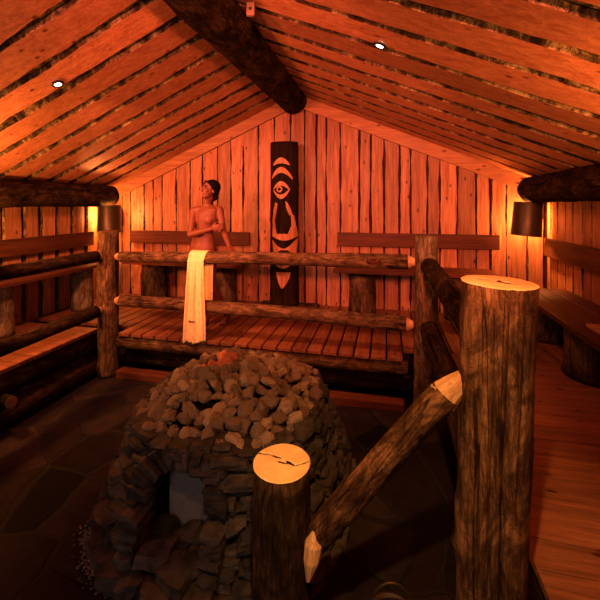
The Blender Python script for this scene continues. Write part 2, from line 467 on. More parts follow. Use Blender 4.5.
mb = MB(); y = -1.48; k = 0
while y < 3.50:
    mb.board((-4.13, y + .078, 0), (1, 0, 0), (0, 1, 0), (0, 0, -1), 1.03, .148, .035, amp=.002, flare=0, seed=k, step=.3, mi_edge=0)
    y += .156; k += 1
kid(mb, 'decking', M['deckX'], dl, bevel=.004)
sublog('support_log', dl, (-3.17, -1.4, -.14), (-3.17, 3.5, -.14), .10, .10, 'log_dark', cap=None, seed=3)
sublog('support_log', dl, (-3.14, -1.4, -.37), (-3.14, 3.5, -.37), .125, .12, 'log_dark', cap=None, seed=4)
sublog('branch_stub', dl, (-3.1, 2.42, -.235), (-2.93, 2.38, -.215), .05, .045, 'log_dark', cap='end', capmat='end_dark', seed=5)
dr = empty('plank_deck', (1.2, 1.0, 0), label='plank walkway of crosswise boards along the right wall', cat='deck')
mb = MB(); y = -1.48; k = 0
while y < 3.62:
    w = min(.145, 3.63 - y)
    x0 = .56 if y < 1.9 else .50
    mb.board((x0, y + w / 2, 0), (1, 0, 0), (0, 1, 0), (0, 0, -1), 1.88 - x0, w - .004, .035, amp=.001, flare=0, seed=k, step=.3, mi_edge=0)
    y += .145; k += 1
kid(mb, 'decking', M['deckX'], dr, bevel=.003)
sublog('support_log', dr, (.66, -1.4, -.14), (.66, 3.6, -.14), .10, .10, 'log_dark', cap=None, seed=6)
sublog('support_log', dr, (.66, -1.4, -.37), (.66, 3.6, -.37), .125, .12, 'log_dark', cap=None, seed=7)
# kerb board at the foot of the back deck
mb = MB(); mb.box((-1.33, 3.50, -.46), (3.0, .12, .08))
o = mb.build('kerb_board', M['benchX'], bevel=.008); tag(o, 'low reddish board on the stone floor at the foot of the back deck', 'board')

# ------------------------------------------------------------------ big beams
log('ridge_beam', 'thick dark log beam running under the roof ridge', 'beam', (RX - .02, 4.93, 2.80), (RX - .02, -1.4, 2.76), .185, .21, 'log_dark', cap='start', capmat='end_dark', seed=8, rough=.07)
log('eaves_beam', 'dark bark log beam under the roof eaves, on the right wall', 'beam', (1.66, 4.80, 1.545), (1.70, -1.4, 1.56), .15, .145, 'log_dark', cap='start', capmat='end_dark', seed=9, rough=.08)
log('eaves_beam', 'dark bark log beam under the roof eaves, on the left wall', 'beam', (-3.97, 4.72, 1.50), (-3.97, -1.4, 1.52), .155, .14, 'log_dark', cap='start', capmat='end_dark', seed=10, rough=.08)

# ------------------------------------------------------------------ posts
log('log_post', 'thick foreground log post with a bright yellow sawn top', 'post', (.362, 1.48, -.5), (.404, 1.48, 1.093), .110, .1265, 'log_post', cap='end', seed=12,
    cracks=((-.075, .055, -.012, .022, .017), (-.01, .016, .055, -.035, .022), (-.02, .02, .02, .004, .012)), rough=.035, bow=0, knots=((.60, 3.1, .03, .032), (.70, 3.2, .045, .012), (.78, 3.1, .03, .01)), seg=144, splits=((4.02, .011, .024, .15, 1.6), (4.42, .008, .02, .0, 1.5), (4.80, .010, .026, .0, 1.6), (5.2, .008, .015, .8, 1.6), (3.7, .008, .014, .2, 1.3)))
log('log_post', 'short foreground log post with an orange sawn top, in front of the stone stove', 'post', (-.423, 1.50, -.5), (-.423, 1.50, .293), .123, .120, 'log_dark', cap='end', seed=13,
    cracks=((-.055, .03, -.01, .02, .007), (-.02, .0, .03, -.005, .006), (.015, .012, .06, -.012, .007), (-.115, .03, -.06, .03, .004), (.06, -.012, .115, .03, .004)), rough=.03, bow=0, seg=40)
mp_ = log('log_post', 'log post with a pale top at the right end of the back railing', 'post', (.36, 3.50, -.5), (.363, 3.50, 1.09), .112, .092, 'log_mid', cap='end', seed=14, rough=.05, bow=0)
pt, _ = log_mesh('peeled_top', .235, .0980, .0955, M['stump_pale'], seed=14.3, rough=.05, bow=0, parent=mp_); pt.location = (0, 0, 1.36); pt['label'] = 'pale peeled top of the post'
log('log_post', 'knotty log post at the left end of the back railing', 'post', (-2.97, 3.50, -.5), (-2.97, 3.50, 1.08), .11, .105, 'log_mid', cap='end', capmat='end_dark', seed=15, rough=.09, bow=.01,
    knots=((.12, 4.4, .05, .03), (1.35, 4.6, .05, .02), (.9, 4.2, .04, .015)))

# ------------------------------------------------------------------ rails
def rail(label, p0, p1, r0, r1, seed, mat='log_mid', tenons=(1, 1)):
    p0, p1 = Vector(p0), Vector(p1); u = (p1 - p0).normalized(); Ln = (p1 - p0).length; tl = .055
    o = log('rail_log', label, 'railing', p0 + u * tl * tenons[0], p1 - u * tl * tenons[1], r0, r1, mat, cap=None, seed=seed, rough=.10, bow=.018, seg=24)
    L2 = Ln - tl * (tenons[0] + tenons[1])
    for i, (z0, s, r) in enumerate(((0, -1, r0), (L2, 1, r1))):
        if tenons[i]:
            mb = MB(); rings = []
            for t in (0, .5, 1):
                rr = r * (.95 - .42 * t)
                rings.append([Vector((rr * math.cos(a * PI / 8), rr * math.sin(a * PI / 8), z0 + s * (tl * t * 1.25 - .005))) for a in range(16)])
            tube_rings(mb.bm, mb.r, rings)
            mb.build('hewn_tenon', M['hewn'], o, smooth=False)
    return o
ur = rail('upper log rail of the back railing, with a pale yellow towel over it', (-2.865, 3.50, .805), (.255, 3.50, .855), .057, .068, 21)
for nm, rr, mt_, dy in (('knot_rim', (.085, .012, .030), 'log_post', 0), ('knot_hole', (.050, .010, .016), 'backing', -.008)):
    mb = MB(); bmesh.ops.create_uvsphere(mb.bm, u_segments=20, v_segments=12, radius=1)
    for v in mb.bm.verts: v.co = Vector((v.co.x * rr[0], v.co.y * rr[1], v.co.z * rr[2]))
    kh = mb.build(nm, M[mt_], ur, smooth=True); kh.location = (-.10, 3.434 + dy, .850); kh.rotation_euler = (0, .12, 0)
    kh.matrix_parent_inverse = (Matrix.Translation(ur.location) @ ur.rotation_euler.to_matrix().to_4x4()).inverted()
rail('lower log rail of the back railing, just above the deck edge', (-2.865, 3.50, .325), (.24, 3.50, .285), .06, .068, 22)
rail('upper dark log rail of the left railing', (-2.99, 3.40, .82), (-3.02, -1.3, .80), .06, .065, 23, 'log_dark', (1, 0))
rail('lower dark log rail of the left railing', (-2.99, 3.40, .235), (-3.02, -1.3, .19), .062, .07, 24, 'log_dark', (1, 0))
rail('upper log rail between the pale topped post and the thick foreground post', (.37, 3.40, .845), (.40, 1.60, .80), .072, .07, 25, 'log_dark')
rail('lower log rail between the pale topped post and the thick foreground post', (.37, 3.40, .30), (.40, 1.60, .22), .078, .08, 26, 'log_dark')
rl = log('handrail_log', 'sloping log handrail running down from the thick post to the short post', 'railing', (-.275, 1.499, .009), (.225, 1.49, .665), .058, .054, 'log_post', cap=None, seed=27, rough=.06, bow=.006, knots=((.35, 1.0, .02, .012), (.6, 5.0, .03, .012), (.2, 5.2, .03, .012)))
Lh = (Vector((.225, 1.49, .665)) - Vector((-.275, 1.499, .009))).length
for z0, s in ((Lh, 1), (0, -1)):
    mb = MB(); rings = []
    for t, rr, off in ((-.35, .0585, 0), (0, .054, .004), (.5, .045, .02), (1.1, .030, .035)):
        rings.append([Vector((rr * math.cos(a * PI / 6) + off * .3, rr * math.sin(a * PI / 6) * .9, z0 + s * t * .085)) for a in range(12)])
    # ragged hewn edge
    for j, p in enumerate(rings[0]): p.z += s * (.02 * math.sin(j * 2.1) + .014)
    tube_rings(mb.bm, mb.r, rings); mb.build('hewn_tenon', M['hewn'], rl)

mb = MB(); rings = []
for c, r in (((-.285, 1.525, .015), .012), ((-.288, 1.520, -.03), .040), ((-.296, 1.505, -.09), .034), ((-.308, 1.49, -.17), .008)):
    c = (c[0] * .962, c[1] * .962, 1.38 + (c[2] - 1.38) * .962)
    rings.append([Vector(c) + Vector((r * math.cos(a * PI / 5), r * math.sin(a * PI / 5), 0)) for a in range(10)])
tube_rings(mb.bm, mb.r, rings); hw = mb.build('hewn_tenon', M['hewn'], rl)
hw.matrix_parent_inverse = (Matrix.Translation(rl.location) @ rl.rotation_euler.to_matrix().to_4x4()).inverted()

# ------------------------------------------------------------------ benches
def stump(label, x, y, h, r, seed, mat='stump', group=None, z=0.0):
    return log('log_stump', label, 'stump', (x, y, z), (x, y, h + z), r * 1.04, r, mat, cap='end', seed=seed, rough=.10, bow=0, group=group)
def bench(label, ax, a0, a1, fx, wx, zt, backz, bspan, mat, th=.045):
    """ax 0: runs along X, fx/wx are front and wall Y; ax 1: runs along Y, fx/wx are front and wall X"""
    cx, cy = ((a0 + a1) / 2, (fx + wx) / 2) if ax == 0 else ((fx + wx) / 2, (a0 + a1) / 2)
    b_ = empty('wall_bench', (cx, cy, zt), label=label, cat='bench')
    mb = MB(); sgn = 1 if wx > fx else -1; wd = abs(wx - fx)
    for i in range(3):
        c = fx + sgn * wd * (i + .5) / 3; w = wd / 3 - .008
        if ax == 0: mb.box(((a0 + a1) / 2 - cx, c - cy, -th / 2), (a1 - a0, w, th))
        else: mb.box((c - cx, 0, -th / 2), (w, a1 - a0, th))
    mb.build('seat', M[mat], b_, bevel=.006)
    mb = MB(); z0, z1 = backz
    q = wx - sgn * .0
    if ax == 0: mb.box(((bspan[0] + bspan[1]) / 2 - cx, q - cy - .02 * sgn, (z0 + z1) / 2 - zt), (bspan[1] - bspan[0], .04, z1 - z0))
    else: mb.box((q - cx - .02 * sgn, (bspan[0] + bspan[1]) / 2 - cy, (z0 + z1) / 2 - zt), (.04, bspan[1] - bspan[0], z1 - z0))
    mb.build('backrest', M[mat], b_, bevel=.005)
    return b_
bench('long wall bench with backrest against the back wall, to the right of the totem', 0, -.62, 1.25, 4.50, 4.965, .58, (.82, 1.0), (-.62, 1.36), 'benchX')
bench('wall bench with backrest against the back wall, behind the standing woman', 0, -3.60, -1.86, 4.50, 4.965, .58, (.79, .98), (-3.80, -1.87), 'benchX')
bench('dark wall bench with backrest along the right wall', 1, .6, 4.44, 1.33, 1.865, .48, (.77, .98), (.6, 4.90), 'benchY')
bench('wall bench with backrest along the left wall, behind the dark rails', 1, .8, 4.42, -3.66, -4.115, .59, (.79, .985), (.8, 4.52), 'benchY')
stump('dark stump under the left end of the back wall bench behind the woman', -3.25, 4.74, .535, .175, 31)
stump('stump under the back wall bench, just right of the standing woman', -2.15, 4.76, .535, .15, 32)
stump('stump under the back wall bench, right of the totem', -.28, 4.74, .535, .165, 33)
stump('stump under the back wall bench, behind the pale topped post', .85, 4.76, .535, .15, 34)
stump('wide dark stump under the right wall bench, nearest the camera', 1.64, 3.42, .435, .215, 35)
stump('dark stump under the far end of the right wall bench', 1.62, 4.32, .435, .22, 36)
stump('pale barked stump under the left wall bench, at the left edge of the photo', -3.90, 3.05, .545, .125, 37, 'stump_pale')
stump('pale barked stump under the left wall bench, beside the knotty post', -3.88, 4.10, .545, .125, 38, 'stump_pale')
mb = MB(); mb.box((0, 0, .012), (.42, .9, .024)); o = mb.build('loose_board', M['trim'], bevel=.003, loc=(1.645, 2.66, .481))
tag(o, 'loose flat board lying on the seat of the right wall bench', 'board')

# ------------------------------------------------------------------ totem
TX, TY = -1.315, 4.79
tot = empty('totem_pole', (TX, TY, 0), label='dark carved totem pole with one eye standing against the back wall', cat='totem')
body, _ = log_mesh('pole_body', 2.17, .198, .188, M['totem'], seed=41, rough=.03, bow=0, parent=tot, flat=.72, seg=40)
body.location = (.0, 0, .03)
mb = MB(); mb.box((.05, -.02, .017), (.80, .34, .034)); mb.build('base_board', M['stump'], tot, bevel=.008)
def tx(px): return (px - 283.2) * .01375
def tz(py): return 1.38 - (py - 204) * .01362
def relief(name, strip, mat='carve', lift=.004, sub=4):
    """strip: list of ((xa,ya),(xb,yb)) in carving units; laid on the rounded front of the pole"""
    mb = MB(); rows = []
    for (a, b2) in strip:
        row = []
        for k in range(sub + 1):
            t = k / sub; x = tx(a[0] + (b2[0] - a[0]) * t); z = tz(a[1] + (b2[1] - a[1]) * t)
            rr = .192; y = -.72 * math.sqrt(max(rr * rr - x * x, .0002)) - lift
            for dy in (0,):
                v = mb.bm.verts.new((x, y, z)); v[mb.r] = .8; row.append(v)
        rows.append(row)
    for a, b2 in zip(rows, rows[1:]):
        for k in range(sub):
            try: mb.bm.faces.new((a[k], a[k + 1], b2[k + 1], b2[k]))
            except ValueError: pass
    o = mb.build(name, M[mat], tot)
    sm = o.modifiers.new('thick', 'SOLIDIFY'); sm.thickness = .012; sm.offset = 0
    return o
def z3(x, y): return (262 + x / 7.5, 140 + y / 7.5)
def z4(x, y): return (262 + x / 6.33, 215 + y / 6.33)
def curve(f, n=14): return [f(i / n) for i in range(n + 1)]
def cres(x0, x1, ye0, ye1, yo, yi, zf=z3):
    return curve(lambda t: (zf(x0 + (x1 - x0) * t, (ye0 + (ye1 - ye0) * t) + (yo - (ye0 + ye1) / 2) * math.sin(PI * t) ** .8),
                            zf(x0 + (x1 - x0) * (.04 + .92 * t), (ye0 + (ye1 - ye0) * t) + 4 + (yi - (ye0 + ye1) / 2) * math.sin(PI * t) ** .9)))
relief('carved_crescent', cres(93, 217, 198, 198, 146, 184))
relief('carved_crescent', cres(80, 237, 292, 300, 214, 252))
relief('carved_eye', curve(lambda t: (z3(94 + 124 * t, 378 - 62 * math.sin(PI * t) ** .8), z3(94 + 124 * t, 378 + 66 * math.sin(PI * t) ** .9))))
relief('eye_socket', curve(lambda t: (z3(98 + 112 * t, 376 - 28 * math.sin(PI * t)), z3(98 + 112 * t, 376 + 36 * math.sin(PI * t)))), 'totem', .011)
relief('eye_ring', curve(lambda t: (z3(146 - 22 * math.cos(PI * t), 374 - 22 * math.sin(PI * t)), z3(146 - 22 * math.cos(PI * t), 374 + 22 * math.sin(PI * t)))), 'carve', .017)
relief('pupil', curve(lambda t: (z3(146 - 11 * math.cos(PI * t), 374 - 11 * math.sin(PI * t)), z3(146 - 11 * math.cos(PI * t), 374 + 11 * math.sin(PI * t)))), 'totem', .023)
relief('nose_line', [(z3(112, 468), z3(130, 478)), (z3(98, 520), z3(122, 520)), (z3(88, 600), z3(108, 600)), (z4(76, 60), z4(92, 60)), (z4(74, 100), z4(100, 95)), (z4(74, 130), z4(104, 112))])
relief('nose_line', [(z3(185, 458), z3(200, 470)), (z3(192, 505), z3(218, 505)), (z3(212, 560), z3(235, 560)), (z4(188, 0), z4(204, 0)), (z4(192, 60), z4(214, 60)), (z4(178, 95), z4(220, 100)), (z4(172, 112), z4(222, 128))])
relief('nose_tip', curve(lambda t: (z4(76 + 146 * t, 108 + 6 * abs(math.sin(6 * PI * t))), z4(76 + 146 * t, 128 + 24 * math.sin(PI * t)))))
relief('cheek', curve(lambda t: (z4(73 + 149 * t, 150 - 12 * t + 56 * math.sin(PI * t)), z4(80 + 136 * t, 244 - 34 * math.exp(-((t - .5) / .3) ** 6))), 18))
relief('lip', curve(lambda t: (z4(86 + 112 * t, 292), z4(88 + 106 * t, 296 + 26 * math.sin(PI * t)))))
relief('tongue', [(z4(100, 344), z4(186, 344)), (z4(106, 372), z4(182, 372)), (z4(113, 400), z4(170, 400)), (z4(122, 424), z4(156, 424)), (z4(134, 442), z4(142, 442))])

# ------------------------------------------------------------------ wall lamps
def wall_lamp(loc, rz, tilt, label):
    e = empty('wall_lamp', loc, rz, label, 'lamp', 'steel wall lamps')
    mb = MB(); n = 28; A = math.radians(230); h = .385; rows = []
    for k, (z, r) in enumerate(((0, .166), (.015, .158), (h * .5, .154), (h - .01, .150), (h, .153))):
        row = []
        for i in range(n + 1):
            a = -PI / 2 - A / 2 + A * i / n
            v = mb.bm.verts.new((r * math.cos(a), r * math.sin(a), z - h / 2)); v[mb.r] = .5; row.append(v)
        rows.append(row)
    for a, b2 in zip(rows, rows[1:]):
        for i in range(n): mb.bm.faces.new((a[i], a[i + 1], b2[i + 1], b2[i]))
    sh = mb.build('lamp_shade', M['shade'], e, smooth=True); sh.rotation_euler = (0, tilt, 0)
    s = sh.modifiers.new('thick', 'SOLIDIFY'); s.thickness = .004
    mb = MB(); mb.box((0, .10, 0), (.03, .18, .03)); mb.box((0, .185, 0), (.10, .02, .12)); mb.build('bracket', M['iron'], e, bevel=.003)
    mb = MB(); bmesh.ops.create_uvsphere(mb.bm, u_segments=16, v_segments=10, radius=.028); mb.build('bulb', M['bulb'], e, smooth=True).location = (0, .02, .055)
    return e
wall_lamp((1.615, 4.795, 1.205), 0, .07, 'curved steel wall lamp in the back right corner under the eaves beam')
wall_lamp((-3.87, 4.58, 1.17), .5, 0, 'curved steel wall lamp in the back left corner, above the knotty post')
wall_lamp((-3.96, 2.25, 1.12), PI / 2, 0, 'unseen steel wall lamp added on the left wall')  # out of view, added to go with the left fill
e = empty('light_shield_bowl', (1.40, 1.65, 1.48), 0, 'added out-of-view steel bowl that keeps the light above it off the pit', 'lamp')  # made-up bowl, shaped to block the right fill from the pit
mb = MB(); rings = [[Vector((r * math.cos(a * PI / 16), r * math.sin(a * PI / 16), z)) for a in range(32)] for r, z in ((.03, -.10), (.10, -.075), (.145, -.03), (.16, .02))]
tube_rings(mb.bm, mb.r, rings, True, False); bo = mb.build('lamp_shade', M['shade'], e, smooth=True)
s = bo.modifiers.new('thick', 'SOLIDIFY'); s.thickness = .004
for a in range(3):
    mb = MB(); mb.box((.157 * math.cos(a * 2.094), .157 * math.sin(a * 2.094), .19), (.004, .004, .36)); mb.build('hanging_wire', M['iron'], e)

# ------------------------------------------------------------------ recessed ceiling spots
def downlight(x, y, label):
    sx = -(RZ - EZ) / (XR - RX) if x > RX else (RZ - EZ) / (RX - XL)
    e = empty('ceiling_spotlight', (x, y, roof(x) - .004), 0, label, 'spotlight', 'recessed ceiling spots')
    e.rotation_euler = (0, -math.atan(sx), 0)
    mb = MB(); rings = []
    for r, z in ((.027, -.002), (.027, -.012), (.042, -.012), (.047, 0)):
        rings.append([Vector((r * math.cos(a * PI / 16), r * math.sin(a * PI / 16), z)) for a in range(32)])
    tube_rings(mb.bm, mb.r, rings, False, False); mb.build('trim_ring', M['iron'], e, smooth=True)
    mb = MB(); rings = [[Vector((r * math.cos(a * PI / 12), r * math.sin(a * PI / 12), z)) for a in range(24)] for r, z in ((.026, -.004), (.024, -.009), (.01, -.011))]
    tube_rings(mb.bm, mb.r, rings, True, True); mb.build('lens', M['spotglass'], e, smooth=True)
downlight(-2.5, 2.40, 'small lit recessed spotlight in the left ceiling slope')
downlight(-.03, 2.44, 'small lit recessed spotlight in the right ceiling slope')
e = empty('ceiling_sensor', (-.90, 2.40, 2.715), .25, 'small pale box fixed on the ceiling beside the ridge beam', 'sensor')
mb = MB(); mb.box((0, 0, 0), (.055, .03, .09)); mb.build('housing', M['box'], e, bevel=.006)
mb = MB(); mb.box((0, -.018, 0), (.018, .01, .018)); mb.build('sensor_eye', M['iron'], e, bevel=.003)

# ------------------------------------------------------------------ stone stove
SC = Vector((-.965, 2.30, 0))
Z0, Z1 = -.5, .10
def sup(th, a, n=2.8):
    c, s_ = math.cos(th), math.sin(th)
    r = (abs(c) ** n + abs(s_) ** n) ** (-1 / n)
    return Vector((c * r * a, s_ * r * a, 0))
def half(z): return .715 + (.52 - .715) * (z - Z0) / (Z1 - Z0)
OX0, OX1, OZ0, OZ1 = -1.20, -.82, -.37, .05     # fire opening on the front
def in_open(x, y, z, pad=0):
    if y > SC.y - .3: return False
    top = OZ1 - .10 * ((x - (OX0 + OX1) / 2) / ((OX1 - OX0) / 2)) ** 2
    return OX0 - pad < x < OX1 + pad and OZ0 - pad < z < top + pad
stv = empty('stone_stove', (SC.x, SC.y, -.5), label='large dark sauna stove built of rough flat stones with an arched fire opening', cat='stove')
sv0 = Matrix.Translation(-Vector(stv.location))
random.seed(5)
mb = MB()
NT = 120; zs = [Z0 + (Z1 - Z0) * i / 16 for i in range(17)]
rows = []
for z in zs:
    row = []
    for i in range(NT):
        p = SC + sup(2 * PI * i / NT, half(z) - .055); p.z = z
        v = mb.bm.verts.new(p); v[mb.r] = .5; row.append(v)
    rows.append(row)
for a, b2 in zip(rows, rows[1:]):
    for i in range(NT):
        q = (a[i], a[(i + 1) % NT], b2[(i + 1) % NT], b2[i])
        c = sum((v.co for v in q), Vector()) / 4
        if not in_open(c.x, c.y, c.z, .015): mb.bm.faces.new(q)
mb.bm.faces.new(rows[-1])
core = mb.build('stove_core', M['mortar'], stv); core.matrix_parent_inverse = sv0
# recess behind the opening
mb = MB(); yf = SC.y - .60; dp = .30
x0, x1, z0, z1 = OX0 - .02, OX1 + .02, OZ0 - .02, OZ1 + .03
P_ = [mb.bm.verts.new(c) for c in ((x0, yf, z0), (x1, yf, z0), (x1, yf + .08, z1), (x0, yf + .08, z1), (x0, yf + dp, z0), (x1, yf + dp, z0), (x1, yf + dp, z1), (x0, yf + dp, z1))]
for f in ((0, 1, 5, 4), (1, 2, 6, 5), (2, 3, 7, 6), (3, 0, 4, 7), (4, 5, 6, 7)): mb.bm.faces.new([P_[i] for i in f])
o = mb.build('fire_recess', M['mortar'], stv); o.matrix_parent_inverse = sv0
mb = MB(); mb.box(((x0 + x1) / 2 + .03, yf + .135, (z0 + z1) / 2), (.36, .014, .50)); mb.box((x1 - .08, yf + .126, (z0 + z1) / 2), (.012, .012, .1))
o = mb.build('stove_door', M['plate'], stv, bevel=.002); o.matrix_parent_inverse = sv0; o['label'] = 'plain grey steel door'
def rock(mb, c, tx_, nn, up, dims, seed, mi=0, cut=3, sub=2, rnd_=.15, nz_=.08):
    rnd = random.random()
    t = bmesh.new(); bmesh.ops.create_cube(t, size=1)
    bmesh.ops.subdivide_edges(t, edges=t.edges, cuts=sub, use_grid_fill=True)
    rs = random.Random(seed)
    planes = []
    for _ in range(cut):
        n_ = Vector((rs.uniform(-1, 1), rs.uniform(-1, 1), rs.uniform(-1, 1))).normalized(); planes.append((n_, rs.uniform(.40, .58)))
    mp = {}
    for v in t.verts:
        p = v.co.copy()
        p = p * (1 - rnd_) + p.normalized() * .6 * rnd_
        for n_, dd in planes:
            k = p.dot(n_) - dd
            if k > 0: p -= n_ * k
        p += Vector((noise.noise(p * 3 + Vector((seed, 0, 0))), noise.noise(p * 3 + Vector((0, seed, 0))), noise.noise(p * 3 + Vector((0, 0, seed))))) * nz_
        w = Vector(c) + tx_ * p.x * dims[0] + nn * p.y * dims[1] + up * p.z * dims[2]
        nv = mb.bm.verts.new(w); nv[mb.r] = rnd; mp[v] = nv
    for f in t.faces: mb.bm.faces.new([mp[v] for v in f.verts]).material_index = mi
    t.free()
mb = MB(); z = Z0; sd = 0
while z < Z1 + .03:
    h = random.uniform(.028, .050)
    a = half(z + h / 2); th = random.uniform(0, 1)
    end = th + 2 * PI
    while th < end:
        w = random.uniform(.08, .20)
        p = sup(th, a); q = sup(th + .01, a); t_ = (q - p); ds = t_.length / .01; t_.normalize()
        dth = w / ds; pm = sup(th + dth / 2, a); tm = (sup(th + dth / 2 + .01, a) - pm).normalized()
        nrm = Vector((tm.y, -tm.x, 0)); c = SC + pm + Vector((0, 0, z + h / 2)) + nrm * random.uniform(-.04, .026)
        rz = random.uniform(-.09, .09); up = (Vector((0, 0, 1)) + tm * rz).normalized(); tm2 = (tm - up * tm.dot(up)).normalized()
        hh = h * random.uniform(.9, 1.3)
        if not in_open(c.x, c.y - .0, c.z, .035) and (c.x + .423) ** 2 + (c.y - 1.5) ** 2 > .20 ** 2:
            rock(mb, c, tm2, nrm, up, (w * 1.0, random.uniform(.12, .17), hh * 1.05), sd, cut=3)
        sd += 1; th += dth
    z += h
# arch stones round the opening, sill and rubble at the foot
for i in range(11):
    t = i / 10; an = PI * (1 - t)
    x = (OX0 + OX1) / 2 + .215 * math.cos(an) * 1.0; zz = OZ1 - .14 + .17 * math.sin(an)
    yy = SC.y - half(zz) - .01
    up = Vector((math.cos(an), 0, math.sin(an))); tm = Vector((up.z, 0, -up.x))
    rock(mb, (x, yy, zz), tm, Vector((0, -1, 0)), up, (.068, .15, .12), 900 + i)
for i in range(4):
    for sx in (OX0 - .03, OX1 + .03):
        rock(mb, (sx + random.uniform(-.01, .01), SC.y - half(OZ0 + i * .05) - .01, OZ0 + .01 + i * .055), Vector((1, 0, 0)), Vector((0, -1, 0)), Vector((0, 0, 1)), (.11, .16, .06), 930 + i)
for i, (x, y, z, w, dd, h, r) in enumerate(((-1.10, 1.62, -.33, .16, .16, .05, .1), (-.95, 1.56, -.36, .17, .15, .07, -.2), (-1.02, 1.50, -.42, .15, .13, .10, .3), (-1.17, 1.53, -.43, .14, .11, .11, 0), (-.83, 1.55, -.40, .15, .13, .06, .2),
        (-.78, 1.50, -.45, .18, .12, .09, -.1), (-.97, 1.50, -.46, .16, .11, .07, .1), (-1.27, 1.58, -.45, .19, .12, .08, .1), (-1.42, 1.66, -.46, .14, .12, .08, -.5), (-.62, 1.58, -.45, .15, .12, .09, 0), (-.88, 1.60, -.33, .12, .12, .05, .4))):
    rock(mb, (x, y, z), Vector((math.cos(r), math.sin(r), 0)), Vector((math.sin(r), -math.cos(r), 0)), Vector((0, .12, 1)).normalized(), (w, dd, h), 960 + i)
for i in range(9):
    rock(mb, (-1.15 + (i % 3) * .13, 1.66 + (i // 3) * .05, -.395 + .02 * (i // 3)), Vector((1, .1 * (i % 2), 0)), Vector((0, -1, 0)), Vector((0, 0, 1)), (.13, .12, .07), 980 + i)
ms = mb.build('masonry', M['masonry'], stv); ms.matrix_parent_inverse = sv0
# mound under the loose stones
def mound(x, y):
    dx, dy = (x - SC.x) / .53, (y - SC.y) / .53
    r = (abs(dx) ** 3 + abs(dy) ** 3) ** (1 / 3)
    return .115 + .20 * max(0, 1 - r ** 2.0) + .03 * noise.noise(Vector((x * 5, y * 5, 2))), r
mb = MB(); G = 28; g = {}
for i in range(G + 1):
    for j in range(G + 1):
        x = SC.x - .53 + 1.06 * i / G; y = SC.y - .53 + 1.06 * j / G; h, r = mound(x, y)
        if r < 1.04:
            v = mb.bm.verts.new((x, y, h - .045)); v[mb.r] = .4; g[i, j] = v
for i in range(G):
    for j in range(G):
        k = [(i, j), (i + 1, j), (i + 1, j + 1), (i, j + 1)]
        if all(q in g for q in k): mb.bm.faces.new([g[q] for q in k])
o = mb.build('stone_bed', M['mortar'], stv); o.matrix_parent_inverse = sv0
# loose stones, each its own object
protos = []
for k in range(9):
    mbp = MB(); random.seed(70 + k)
    rock(mbp, (0, 0, 0), Vector((1, 0, 0)), Vector((0, 1, 0)), Vector((0, 0, 1)), (1, random.uniform(.6, .9), random.uniform(.5, .75)), 500 + k * 13, cut=7, sub=3, rnd_=.55, nz_=.16)
    bmesh.ops.recalc_face_normals(mbp.bm, faces=mbp.bm.faces)
    me = bpy.data.meshes.new('heater_stone'); mbp.bm.to_mesh(me); mbp.bm.free(); me.materials.append(M['heap']); protos.append(me)
glow_meshes = [m_.copy() for m_ in protos[:3]]
for m_ in glow_meshes: m_.materials.clear(); m_.materials.append(M['hot'])
random.seed(8)
cnt = 0; sp_ = .070; j = 0
y = SC.y - .55
while y < SC.y + .55:
    x = SC.x - .55 + (sp_ / 2 if j % 2 else 0)
    while x < SC.x + .55:
        xx = x + random.uniform(-.018, .018); yy = y + random.uniform(-.018, .018)
        h, r = mound(xx, yy)
        if r < 1.0:
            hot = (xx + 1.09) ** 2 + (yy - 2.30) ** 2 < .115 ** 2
            o = bpy.data.objects.new('heater_stone', random.choice(glow_meshes if hot else protos)); COL.objects.link(o)
            s_ = random.uniform(.066, .104)
            o.scale = (s_, s_, s_)
            o.location = (xx, yy, h - .012 + random.uniform(-.012, .02))
            o.rotation_euler = (random.uniform(-.9, .9), random.uniform(-.9, .9), random.uniform(0, 6.28))
            cnt += 1
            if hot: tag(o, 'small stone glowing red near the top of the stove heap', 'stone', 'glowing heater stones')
            else:
                dx, dy = xx - SC.x, yy - SC.y
                if r < .38: zn = ('on the flat middle of the stove heap', 'heater stones in the middle')
                elif abs(dx) > abs(dy): zn = ('on the right slope of the stove heap', 'heater stones on the right slope') if dx > 0 else ('on the left slope of the stove heap', 'heater stones on the left slope')
                else: zn = ('on the far side of the stove heap', 'heater stones on the far side') if dy > 0 else ('on the near slope of the stove heap', 'heater stones on the near slope')
                if r > .84: zn = (zn[0].replace('on the', 'at the bottom edge of the', 1), zn[1] + ' edge')
                tag(o, ('large' if s_ > .079 else 'small') + ' loose stone ' + zn[0], 'stone', ('large ' if s_ > .079 else 'small ') + zn[1])
        x += sp_
    y += sp_ * .88; j += 1
print('stones', cnt)
# gravel round the foot
mb = MB(); random.seed(9)
for i in range(6000):
    th = random.uniform(PI, 2 * PI); a = half(Z0) + abs(random.gauss(.01, .04))
    p = SC + sup(th, a); r = random.uniform(.004, .009)
    if p.y > 1.85 or a > .90 or p.x > -.45: continue
    t = bmesh.new(); bmesh.ops.create_icosphere(t, subdivisions=1, radius=r); mp = {}; rn = random.random()
    for v in t.verts:
        q = v.co * random.uniform(.75, 1.2); nv = mb.bm.verts.new((p.x + q.x, p.y + q.y, -.494 + q.z * .7)); nv[mb.r] = rn; mp[v] = nv
    for f in t.faces: mb.bm.faces.new([mp[v] for v in f.verts])
    t.free()
tag(mb.build('gravel', M['gravel']), 'loose grey gravel on the floor around the foot of the stone stove', 'gravel', kind='stuff')

